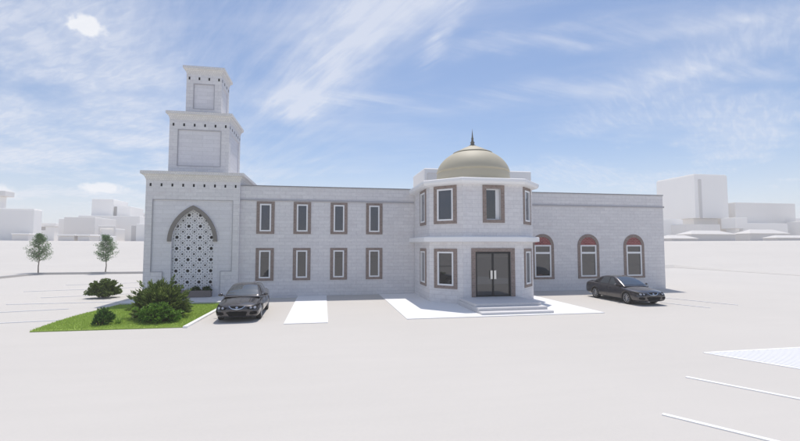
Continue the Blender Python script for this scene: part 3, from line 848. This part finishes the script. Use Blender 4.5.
    link('roof', bm, M['paint_car'], root, smooth=True, uv=False)
    def cab_patch(name, edge_fn, mat, sides, off=.007, n1=20, n2=8, par=root):
        bm = bmesh.new(); G_ = []
        for i in range(n1+1):
            row = []
            for j in range(n2+1):
                y, s, sg = edge_fn(i/n1, j/n2)
                p = Gc(y, s)+Gn(y, s)*off
                row.append(bm.verts.new((p.x*sg*sides, p.y, p.z)))
            G_.append(row)
        for a, b in zip(G_, G_[1:]):
            for j in range(n2): bm.faces.new((a[j], a[j+1], b[j+1], b[j]))
        bmesh.ops.recalc_face_normals(bm, faces=bm.faces)
        return link(name, bm, mat, par, smooth=True, uv=False)
    def ws(u, v):   # windshield: u across -1..1, v up
        a = (u-.5)*2; y = -1.06+.02*abs(a) + v*(.80) + .06*abs(a)*(1-v)
        return y, abs(a)*.455, 1 if a >= 0 else -1
    cab_patch('windshield', ws, M['carglass'], 1, n1=24, n2=12)
    def rw(u, v):
        a = (u-.5)*2; y = 1.62 - v*.62
        return y, abs(a)*.455, 1 if a >= 0 else -1
    cab_patch('rear_window', rw, M['carglass'], 1, n1=24, n2=10)
    for sd in (-1, 1):
        def s1(u, v):        # front side window, y from -.78 to .12
            yb = -.80+u*.90; yt = -.10+u*.20; y = yb+(yt-yb)*v; return y, .93-.36*v, 1
        def s2_(u, v):
            yb = .17+u*.76; yt = .17+u*.56; y = yb+(yt-yb)*v; return y, .93-.36*v, 1
        cab_patch('side_window', s1, M['carglass'], sd); cab_patch('side_window', s2_, M['carglass'], sd)
        bm = bmesh.new()     # mirror
        prof_ = [(.84, -.80, .93), (.90, -.79, .95), (1.04, -.77, .975)]
        vs_ = []
        bmesh.ops.create_uvsphere(bm, u_segments=14, v_segments=8, radius=1)
        for v in bm.verts: v.co = (sd*(.965+v.co.x*.10), -.72+v.co.y*.055, .975+v.co.z*.068)
        tube(bm, (sd*.80, -.70, .93), (sd*.93, -.71, .96), .03, .025, 6)
        link('mirror', bm, M['paint_car'], root, smooth=True, uv=False)
    # wheels
    for wy in (WBF, WBR):
        for sx in (-1, 1):
            bm = bmesh.new()
            pr = [(.235, -.10), (.29, -.105), (.318, -.09), (.325, -.05), (.325, .05), (.318, .09), (.29, .105), (.235, .10)]
            lathe(bm, [(r_, z_) for r_, z_ in pr], 36)
            for v in bm.verts: v.co = (v.co.z*sx+sx*.775, wy+v.co.x, .325+v.co.y)
            bmesh.ops.recalc_face_normals(bm, faces=bm.faces)
            wh = link('wheel', bm, M['tyre'], root, smooth=True, uv=False)
            bm = bmesh.new()
            lathe(bm, [(.238, -.10), (.238, .098), (.222, .10), (.212, .085)], 36); lathe(bm, [(.212, .085), (.205, .02), (0, .01)], 36, mi=1)
            for k in range(10):
                a_ = 2*PI*k/10; c_, s_ = math.cos(a_), math.sin(a_); p_, q_ = Vector((c_*.03, s_*.03, .075)), Vector((c_*.215, s_*.215, .088))
                tube(bm, p_, q_, .024, .018, 5)
            lathe(bm, [(.055, .05), (.055, .098), (0, .10)], 16)
            for v in bm.verts: v.co = (v.co.z*sx+sx*.775, wy+v.co.x, .325+v.co.y)
            bmesh.ops.recalc_face_normals(bm, faces=bm.faces)
            link('rim', bm, [M['rim'], M['plastic']], wh, uv=False)
    return root
def all_children(o): return [c for c in bpy.data.objects if c.parent == o]
car = car_proto()
# real-size car -> authoring units
seen = set()
def scale_tree(o, k):
    for c in all_children(o):
        if c.type == 'MESH' and c.data.name not in seen: seen.add(c.data.name); c.data.transform(Matrix.Scale(k, 4))
        scale_tree(c, k)
scale_tree(car, K)
GRP = 'dark grey sedans parked in front of the mosque'
tag(car, 'dark grey sedan facing the viewer beside the lawn and left wing', 'car', GRP)
car.location = (-4.24, 24.7, 0); car.rotation_euler = (0, 0, math.radians(1.2))
def copy_tree(o, parent=None):
    c = o.copy(); COL.objects.link(c); c.parent = parent
    for ch in all_children(o): copy_tree(ch, c)
    return c
car2 = copy_tree(car)
tag(car2, 'dark grey sedan parked before the arched windows of the right wing', 'car', GRP)
car2.location = (20.36, 26.1, 0); car2.rotation_euler = (0, 0, 0)

# ------------------------------------------------------------------ white city blocks
CG = 'plain white buildings far behind the mosque'
def tower_block(label, boxes, mat='city', name='city_building', cat='building'):
    """boxes: (part name or None, x0,x1,y0,y1,z0,z1, material)"""
    xs = boxes[0]; cx_ = (xs[1]+xs[2])/2; cy_ = (xs[3]+xs[4])/2
    if len(boxes) == 1:
        b = boxes[0]; o = link(name, B(b[1]-cx_, b[2]-cx_, b[3]-cy_, b[4]-cy_, b[5], b[6], .15), M[b[7] if len(b) > 7 else mat], loc=(cx_, cy_, 0))
        return tag(o, label, cat, CG)
    root = empty(name, (cx_, cy_, 0), 0, label, cat, CG)
    for b in boxes:
        link(b[0] or 'wall', B(b[1]-cx_, b[2]-cx_, b[3]-cy_, b[4]-cy_, b[5], b[6], .12), M[b[7] if len(b) > 7 else mat], root)
    return root
def hip(bm, x0, x1, y0, y1, z0, z1, ins):
    lo = [bm.verts.new(p) for p in ((x0, y0, z0), (x1, y0, z0), (x1, y1, z0), (x0, y1, z0))]
    my = (y0+y1)/2; r1, r2 = bm.verts.new((x0+ins, my, z1)), bm.verts.new((x1-ins, my, z1))
    bm.faces.new((lo[0], lo[1], r2, r1)); bm.faces.new((lo[2], lo[3], r1, r2)); bm.faces.new((lo[1], lo[2], r2)); bm.faces.new((lo[3], lo[0], r1)); bm.faces.new(lo[::-1])
def house(label, x0, x1, y0, y1, ze, zr, ins, mat='city'):
    cx_, cy_ = (x0+x1)/2, (y0+y1)/2
    root = empty('house', (cx_, cy_, 0), 0, label, 'house', 'low white houses before the far blocks')
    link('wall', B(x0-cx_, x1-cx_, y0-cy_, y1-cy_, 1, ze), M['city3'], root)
    bm = bmesh.new(); hip(bm, x0-cx_-.5, x1-cx_+.5, y0-cy_-.5, y1-cy_+.5, ze+.02, zr, ins); link('roof', bm, M['cityroof'], root)
# behind the mosque
tower_block('white box shaped building rising behind the dome of the mosque', [('wall', 12.05, 26.3, 50, 56.5, 0, 13.3), ('parapet', 12.4, 14.5, 49.9, 49.99, 11.5, 12.7, 'city2')])  # second box is a thin darker plate on the wall face, for a notch
# right
tower_block('tallest white tower block beside the right end of the mosque', [('wall', 203, 225, 200, 227, 18.8, 43.0), ('recess_shade', 205.6, 207.4, 199.6, 199.95, 18.8, 40.5, 'city3'), ('podium', 206, 222, 204, 224, 0, 18.75, 'city2'), ('parapet', 203.4, 224.6, 200.4, 226.6, 43.02, 43.6)])  # narrow strip stands proud of the wall, its grey paints a slot's shade
tower_block('white low block between the mosque end wall and the tall tower', [('wall', 163, 185.2, 190, 214, 0, 17.0), ('parapet', 163.5, 184.8, 190.4, 213.6, 17.02, 17.4)])
bm = bmesh.new(); pts = [(176, 197), (178, 189.5), (181.5, 184.5), (186.5, 181), (191, 180), (197, 180), (197, 197)]
prism(bm, [(a-187, b-189) for a, b in pts], 0, 14.2)
tag(link('city_building', bm, M['city2'], loc=(187, 189, 0)), 'low pale block with curved front below the tall tower', 'building', CG)
tower_block('wide pale grey block at the right edge behind the hip roofed houses', [('wall', 229.5, 271.3, 200, 235, 0, 28.0, 'city2'), ('annex', 222.5, 252, 190, 199.8, 0, 15.6, 'city')])
tower_block('slim white block standing between the tall tower and wide block', [('wall', 290, 299, 260, 280, 0, 34.0)])
tower_block('small white cube on a post like base below the slim block', [('wall', 211.9, 219.5, 185, 193, 12.5, 18.2), ('base', 214, 216.5, 187, 191, 0, 12.48, 'city')])
tower_block('pale block cut by the right edge of the picture', [('wall', 298, 330, 220, 250, 0, 21.0), ('annex', 262, 275, 186, 198, 0, 17.0)])
house('wide white hip roofed house below the tall tower', 160, 183, 160, 168, 8.6, 10.4, 5)
house('white hip roofed house before the wide grey block', 203, 226, 170, 178, 9.4, 11.5, 5)
house('small low hip roofed house at the right edge', 193, 212, 150, 156, 6.9, 8.1, 3)
house('small low house just left of the wide hip roofed house', 147, 160, 157, 166, 6.6, 8.2, 3)
# left
tower_block('big white block at the left edge of the picture', [('wall', -125, -89.8, 150, 154, 0, 14.9), ('parapet', -124.5, -90, 150.2, 153.8, 14.92, 15.2)])
tower_block('higher white block behind the left edge block', [('wall', -160, -132.5, 200, 204, 0, 24.0), ('parapet', -161, -130, 199, 204.5, 24.02, 26.2, 'city2')])
tower_block('low white block with dark loggia right of the left edge block', [('wall', -137, -128.4, 230, 236, 0, 11.0), ('loggia', -136.6, -128.8, 230.5, 235.5, 11.0, 12.6, 'recess_shade'), ('roof', -137.4, -128, 229.6, 236.4, 12.6, 14.4)])
tower_block('plain white block behind the left young tree', [('wall', -143.5, -134, 260, 266, 0, 16.8)])
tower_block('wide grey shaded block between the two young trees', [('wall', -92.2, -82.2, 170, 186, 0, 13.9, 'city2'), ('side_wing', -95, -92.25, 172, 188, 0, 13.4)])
tower_block('low white hut with flat lid, left of the pair', [('wall', -82.6, -78.3, 150, 156, 0, 6.6, 'city2'), ('roof', -82.9, -78.0, 149.6, 156.2, 6.62, 7.15)])
tower_block('low white hut with flat lid, right of the pair', [('wall', -77.3, -73.9, 150, 156, 0, 6.6, 'city2'), ('roof', -77.6, -73.6, 149.6, 156.2, 6.62, 7.15)])
tower_block('tallest white tower left of the stepped tower', [('wall', -98.2, -89.9, 200, 214, 0, 23.6), ('slot', -89.88, -88.6, 201, 212, 0, 20.5, 'recess_shade'), ('side_block', -88.55, -83.2, 200.5, 214, 0, 20.6), ('lobby', -99, -76, 192, 199.8, 0, 15.9)])
tower_block('white block with a square door like frame behind the right young tree', [('wall', -78.0, -72.9, 165, 172, 0, 9.6), ('portal', -78.4, -77.9, 164.2, 164.9, 0, 10.6, 'city2'), ('portal', -73.4, -72.9, 164.2, 164.9, 0, 10.6, 'city2'), ('portal', -77.88, -73.42, 164.2, 164.9, 9.8, 10.6, 'city2')])
tower_block('broad white block partly hidden by the stepped tower', [('wall', -96, -76, 230, 250, 0, 19.4), ('parapet', -95.5, -76.5, 230.4, 249.5, 19.42, 19.9), ('window_band', -88.5, -84.5, 229.6, 229.95, 17.3, 18.3, 'recess_shade')])
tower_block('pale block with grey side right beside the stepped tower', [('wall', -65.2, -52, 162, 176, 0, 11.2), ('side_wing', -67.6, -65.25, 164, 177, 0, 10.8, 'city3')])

tower_block('narrow white block with a flat grey lid between the left edge block and the trees', [('wall', -121, -117.5, 210, 214, 0, 11.8), ('roof', -121.4, -117.2, 209.6, 214.2, 11.82, 12.6, 'city2')])
tower_block('stepped pale block just behind the grey shaded block', [('wall', -118, -110, 225, 230, 0, 15.6, 'city2'), ('upper_storey', -116, -112, 226, 229, 15.6, 17.6)])
tower_block('small white cube in front of the left edge block', [('wall', -93, -88.5, 146, 148.5, 0, 6.9, 'city2'), ('roof', -93.2, -88.3, 145.8, 148.7, 6.9, 7.3)])
tower_block('short white block in front of the tallest left tower', [('wall', -82, -78.6, 176, 180, 0, 9.0), ('roof_box', -81.4, -79.6, 176.5, 179, 9.0, 10.0, 'city2')])
tower_block('squat white block between the square framed block and the grey sided block', [('wall', -70.8, -67.9, 150, 154, 0, 6.7), ('doorway', -70.0, -69.0, 149.8, 149.95, 4.2, 5.9, 'recess_shade')])

# ------------------------------------------------------------------ camera, sun, sky
cam = bpy.data.cameras.new('camera'); co = bpy.data.objects.new('camera', cam); COL.objects.link(co)
cam.sensor_width = 36; cam.lens = 36*420/800; cam.clip_start = .1; cam.clip_end = 8000
co.location = (0, 0, 3.8); co.rotation_euler = (math.radians(90+3.338), 0, math.radians(-10.24))
SC.camera = co
sd = Vector((.11, .37, 1.0)).normalized()
sun = bpy.data.lights.new('sun', 'SUN'); sun.energy = 3.25; sun.angle = math.radians(.53); sun.color = (1, .94, .87)
so = bpy.data.objects.new('sun', sun); COL.objects.link(so); so.location = (0, 0, 60)
so.rotation_euler = sd.to_track_quat('Z', 'Y').to_euler()
elev = math.asin(sd.z); azim = math.atan2(sd.x, sd.y)

w = bpy.data.worlds.new('World'); SC.world = w; w.use_nodes = True; nt = w.node_tree
for n in list(nt.nodes): nt.nodes.remove(n)
out = nt.nodes.new('ShaderNodeOutputWorld'); bg = nt.nodes.new('ShaderNodeBackground')
sky = nt.nodes.new('ShaderNodeTexSky'); sky.sky_type = 'NISHITA'; sky.sun_disc = False
sky.sun_elevation = elev; sky.sun_rotation = azim; sky.altitude = 100; sky.air_density = 1.0; sky.dust_density = 1.2; sky.ozone_density = 1.5
STR = .103
bg.inputs['Strength'].default_value = STR
def MA(op, a, b=None, c=None, clamp=False):
    n = nt.nodes.new('ShaderNodeMath'); n.operation = op; n.use_clamp = clamp
    for i, v in enumerate((a, b, c)):
        if v is None: continue
        if isinstance(v, (int, float)): n.inputs[i].default_value = v
        else: nt.links.new(v, n.inputs[i])
    return n.outputs[0]
tc = nt.nodes.new('ShaderNodeTexCoord'); sep = nt.nodes.new('ShaderNodeSeparateXYZ'); nt.links.new(tc.outputs['Generated'], sep.inputs[0])
dx, dy, dz = sep.outputs
zz = MA('ADD', MA('MAXIMUM', dz, 0.0), .1)
U = MA('DIVIDE', dx, zz); Vv = MA('DIVIDE', dy, zz)
comb = nt.nodes.new('ShaderNodeCombineXYZ'); nt.links.new(U, comb.inputs[0]); nt.links.new(Vv, comb.inputs[1])
def noise(scale, rot=0, sc=(1, 1, 1), detail=8, rough=.55, dist=0.0, loc=(0, 0, 0), src=None):
    mp = nt.nodes.new('ShaderNodeMapping'); mp.vector_type = 'TEXTURE' if False else 'POINT'
    mp.inputs['Location'].default_value = loc; mp.inputs['Rotation'].default_value = (0, 0, rot); mp.inputs['Scale'].default_value = sc
    m1 = nt.nodes.new('ShaderNodeMapping'); m1.inputs['Rotation'].default_value = (0, 0, rot)
    nt.links.new(src or comb.outputs[0], m1.inputs['Vector'])
    mp.inputs['Rotation'].default_value = (0, 0, 0); nt.links.new(m1.outputs[0], mp.inputs['Vector'])
    n = nt.nodes.new('ShaderNodeTexNoise'); n.inputs['Scale'].default_value = scale; n.inputs['Detail'].default_value = detail
    n.inputs['Roughness'].default_value = rough; n.inputs['Distortion'].default_value = dist
    nt.links.new(mp.outputs[0], n.inputs['Vector']); return n.outputs['Fac']
def rng_(v, a, b, lo=0.0, hi=1.0):
    mr = nt.nodes.new('ShaderNodeMapRange'); mr.interpolation_type = 'SMOOTHSTEP'
    for k, q in (('From Min', a), ('From Max', b), ('To Min', lo), ('To Max', hi)): mr.inputs[k].default_value = q
    nt.links.new(v, mr.inputs['Value']); return mr.outputs['Result']
warp = MA('MULTIPLY', MA('SUBTRACT', noise(2.2, detail=5), .5), .42)
warp2 = MA('MULTIPLY', MA('SUBTRACT', noise(2.6, detail=5, loc=(7, 3, 0)), .5), .42)
Uw = MA('ADD', U, warp); Vw = MA('ADD', Vv, warp2)
def streak(a, b, wd, soft=.35):
    ax, ay = a; L = math.hypot(b[0]-ax, b[1]-ay); ux, uy = (b[0]-ax)/L, (b[1]-ay)/L
    px, py = MA('SUBTRACT', Uw, ax), MA('SUBTRACT', Vw, ay)
    al = MA('ADD', MA('MULTIPLY', px, ux), MA('MULTIPLY', py, uy))
    pe = MA('ADD', MA('MULTIPLY', px, -uy), MA('MULTIPLY', py, ux))
    q = MA('DIVIDE', pe, wd); gsn = MA('EXPONENT', MA('MULTIPLY', MA('MULTIPLY', q, q), -1))
    return MA('MULTIPLY', MA('MULTIPLY', gsn, rng_(al, -soft*.6, soft*.4)), rng_(al, L-soft*.4, L+soft*.6, 1.0, 0.0))
fib = rng_(noise(3.2, math.radians(62), (.55, 3.2, 1), 10, .62, .35), .30, .72)
fib2 = rng_(noise(2.4, math.radians(-12), (.5, 3.0, 1), 10, .62, .3, (3, 1, 0)), .32, .72)
A = MA('MULTIPLY', streak((.30, 1.20), (-.22, 2.45), .15), MA('ADD', MA('MULTIPLY', fib, .5), .45))
A2 = MA('MULTIPLY', streak((.48, 1.15), (.40, 1.78), .06, .2), fib)
Cc = MA('MULTIPLY', MA('MAXIMUM', streak((-.3, 2.25), (.85, 2.1), .10), streak((.8, 2.1), (1.95, 1.35), .12)), MA('ADD', MA('MULTIPLY', fib2, .8), .1))
Dd = MA('MULTIPLY', streak((.55, 1.62), (1.7, 1.08), .07), MA('ADD', MA('MULTIPLY', fib2, .8), .1))
# rippled thin veil at the left and at the far right
rip = rng_(noise(16, math.radians(35), (.55, 1.7, 1), 5, .55, .6), .38, .66)
rip2 = rng_(noise(14, math.radians(-38), (.45, 2.2, 1), 5, .55, .5), .40, .68)
vl = MA('MULTIPLY', rng_(U, -.35, -.95), rng_(noise(1.3, detail=5, loc=(2, 5, 0)), .33, .58))
vr = MA('MULTIPLY', rng_(U, 1.15, 1.7), rng_(noise(1.5, detail=5, loc=(9, 1, 0)), .40, .60))
veil = MA('ADD', MA('MULTIPLY', vl, MA('ADD', MA('MULTIPLY', rip, .22), .42)), MA('MULTIPLY', vr, MA('ADD', MA('MULTIPLY', rip2, .18), .20)))
base = MA('MULTIPLY', rng_(noise(1.1, math.radians(20), (.7, 1.8, 1), 9, .6, .4, (1, 8, 0)), .40, .75), .22)
base2 = MA('MULTIPLY', MA('MULTIPLY', rng_(U, .35, -.1), rng_(U, -1.1, -.6)), MA('MULTIPLY', fib, .22))
c = MA('ADD', MA('MULTIPLY', A, .85), MA('MULTIPLY', A2, .7)); c = MA('ADD', c, MA('MULTIPLY', Cc, .5)); c = MA('ADD', c, MA('MULTIPLY', Dd, .5))
c = MA('ADD', c, veil); c = MA('ADD', c, base); c = MA('ADD', c, base2)
# small cumulus puffs
def puff(d, rh, rv, seed, amt):
    d = Vector(d).normalized(); h = Vector((d.y, -d.x, 0)).normalized(); u = h.cross(d)
    def dot(v):
        n = nt.nodes.new('ShaderNodeVectorMath'); n.operation = 'DOT_PRODUCT'; nt.links.new(tc.outputs['Generated'], n.inputs[0]); n.inputs[1].default_value = v; return n.outputs['Value']
    n1 = MA('MULTIPLY', MA('SUBTRACT', noise(48, detail=6, rough=.6, src=tc.outputs['Generated'], loc=(seed, 0, 0)), .5), 1.5)
    a = MA('DIVIDE', dot(h), rh); b = MA('DIVIDE', dot(u), rv)
    rr = MA('SQRT', MA('ADD', MA('MULTIPLY', a, a), MA('MULTIPLY', b, b)))
    front = rng_(dot(d), .5, .7)
    return MA('MULTIPLY', MA('MULTIPLY', rng_(MA('ADD', rr, n1), 1.05, .55), front), amt)
P_ = MA('ADD', MA('ADD', puff((-.423, .817, .392), .032, .020, 2, .85), puff((-.426, .898, .110), .042, .012, 3, .8)), puff((-.560, .825, .092), .040, .015, 9, .65))
c = MA('MINIMUM', c, .72)
c = MA('MULTIPLY', c, rng_(dz, .0, .10))
c = MA('MAXIMUM', c, MA('MULTIPLY', rng_(dz, .25, -.02), .5))        # pale air near the horizon
skc = nt.nodes.new('ShaderNodeMix'); skc.data_type = 'RGBA'; skc.blend_type = 'MULTIPLY'; skc.inputs['Factor'].default_value = 1
skc.inputs['B'].default_value = (.84, .975, 1.13, 1)
nt.links.new(sky.outputs[0], skc.inputs['A'])
mx = nt.nodes.new('ShaderNodeMix'); mx.data_type = 'RGBA'; mx.inputs['B'].default_value = (.74/STR, .77/STR, .85/STR, 1)
nt.links.new(c, mx.inputs['Factor']); nt.links.new(skc.outputs['Result'], mx.inputs['A'])
mp_ = nt.nodes.new('ShaderNodeMix'); mp_.data_type = 'RGBA'; mp_.inputs['B'].default_value = (.86/STR, .87/STR, .90/STR, 1)
nt.links.new(P_, mp_.inputs['Factor']); nt.links.new(mx.outputs['Result'], mp_.inputs['A'])
nt.links.new(mp_.outputs['Result'], bg.inputs['Color']); nt.links.new(bg.outputs[0], out.inputs['Surface'])

# ------------------------------------------------------------------ air
bm = B(-830, 830, -830, 830, -1, 60)
hz_ = link('haze', bm, [], uv=False); tag(hz_, kind='stuff')
m = bpy.data.materials.new('pale_air'); m.use_nodes = True; nt2 = m.node_tree
for n in list(nt2.nodes): nt2.nodes.remove(n)
mo_ = nt2.nodes.new('ShaderNodeOutputMaterial'); pv = nt2.nodes.new('ShaderNodeVolumePrincipled')
pv.inputs['Color'].default_value = (1, .975, .945, 1); pv.inputs['Density'].default_value = .0010; pv.inputs['Anisotropy'].default_value = .2
nt2.links.new(pv.outputs['Volume'], mo_.inputs['Volume']); hz_.data.materials.append(m)

# ------------------------------------------------------------------ authoring units -> metres
bpy.context.view_layer.update()
done = set()
for o in bpy.data.objects:
    if o.type == 'MESH' and o.data.name not in done:
        done.add(o.data.name); o.data.transform(Matrix.Scale(SCALE, 4))
    o.location = o.location*SCALE
    pi = o.matrix_parent_inverse.copy(); pi.translation = pi.translation*SCALE; o.matrix_parent_inverse = pi

SC.view_settings.view_transform = 'Standard'; SC.view_settings.look = 'None'
SC.view_settings.exposure = .10; SC.view_settings.gamma = 1; SC.view_settings.use_curve_mapping = False
SC.cycles.use_denoising = True; SC.cycles.max_bounces = 8; SC.cycles.volume_bounces = 2; SC.cycles.diffuse_bounces = 5
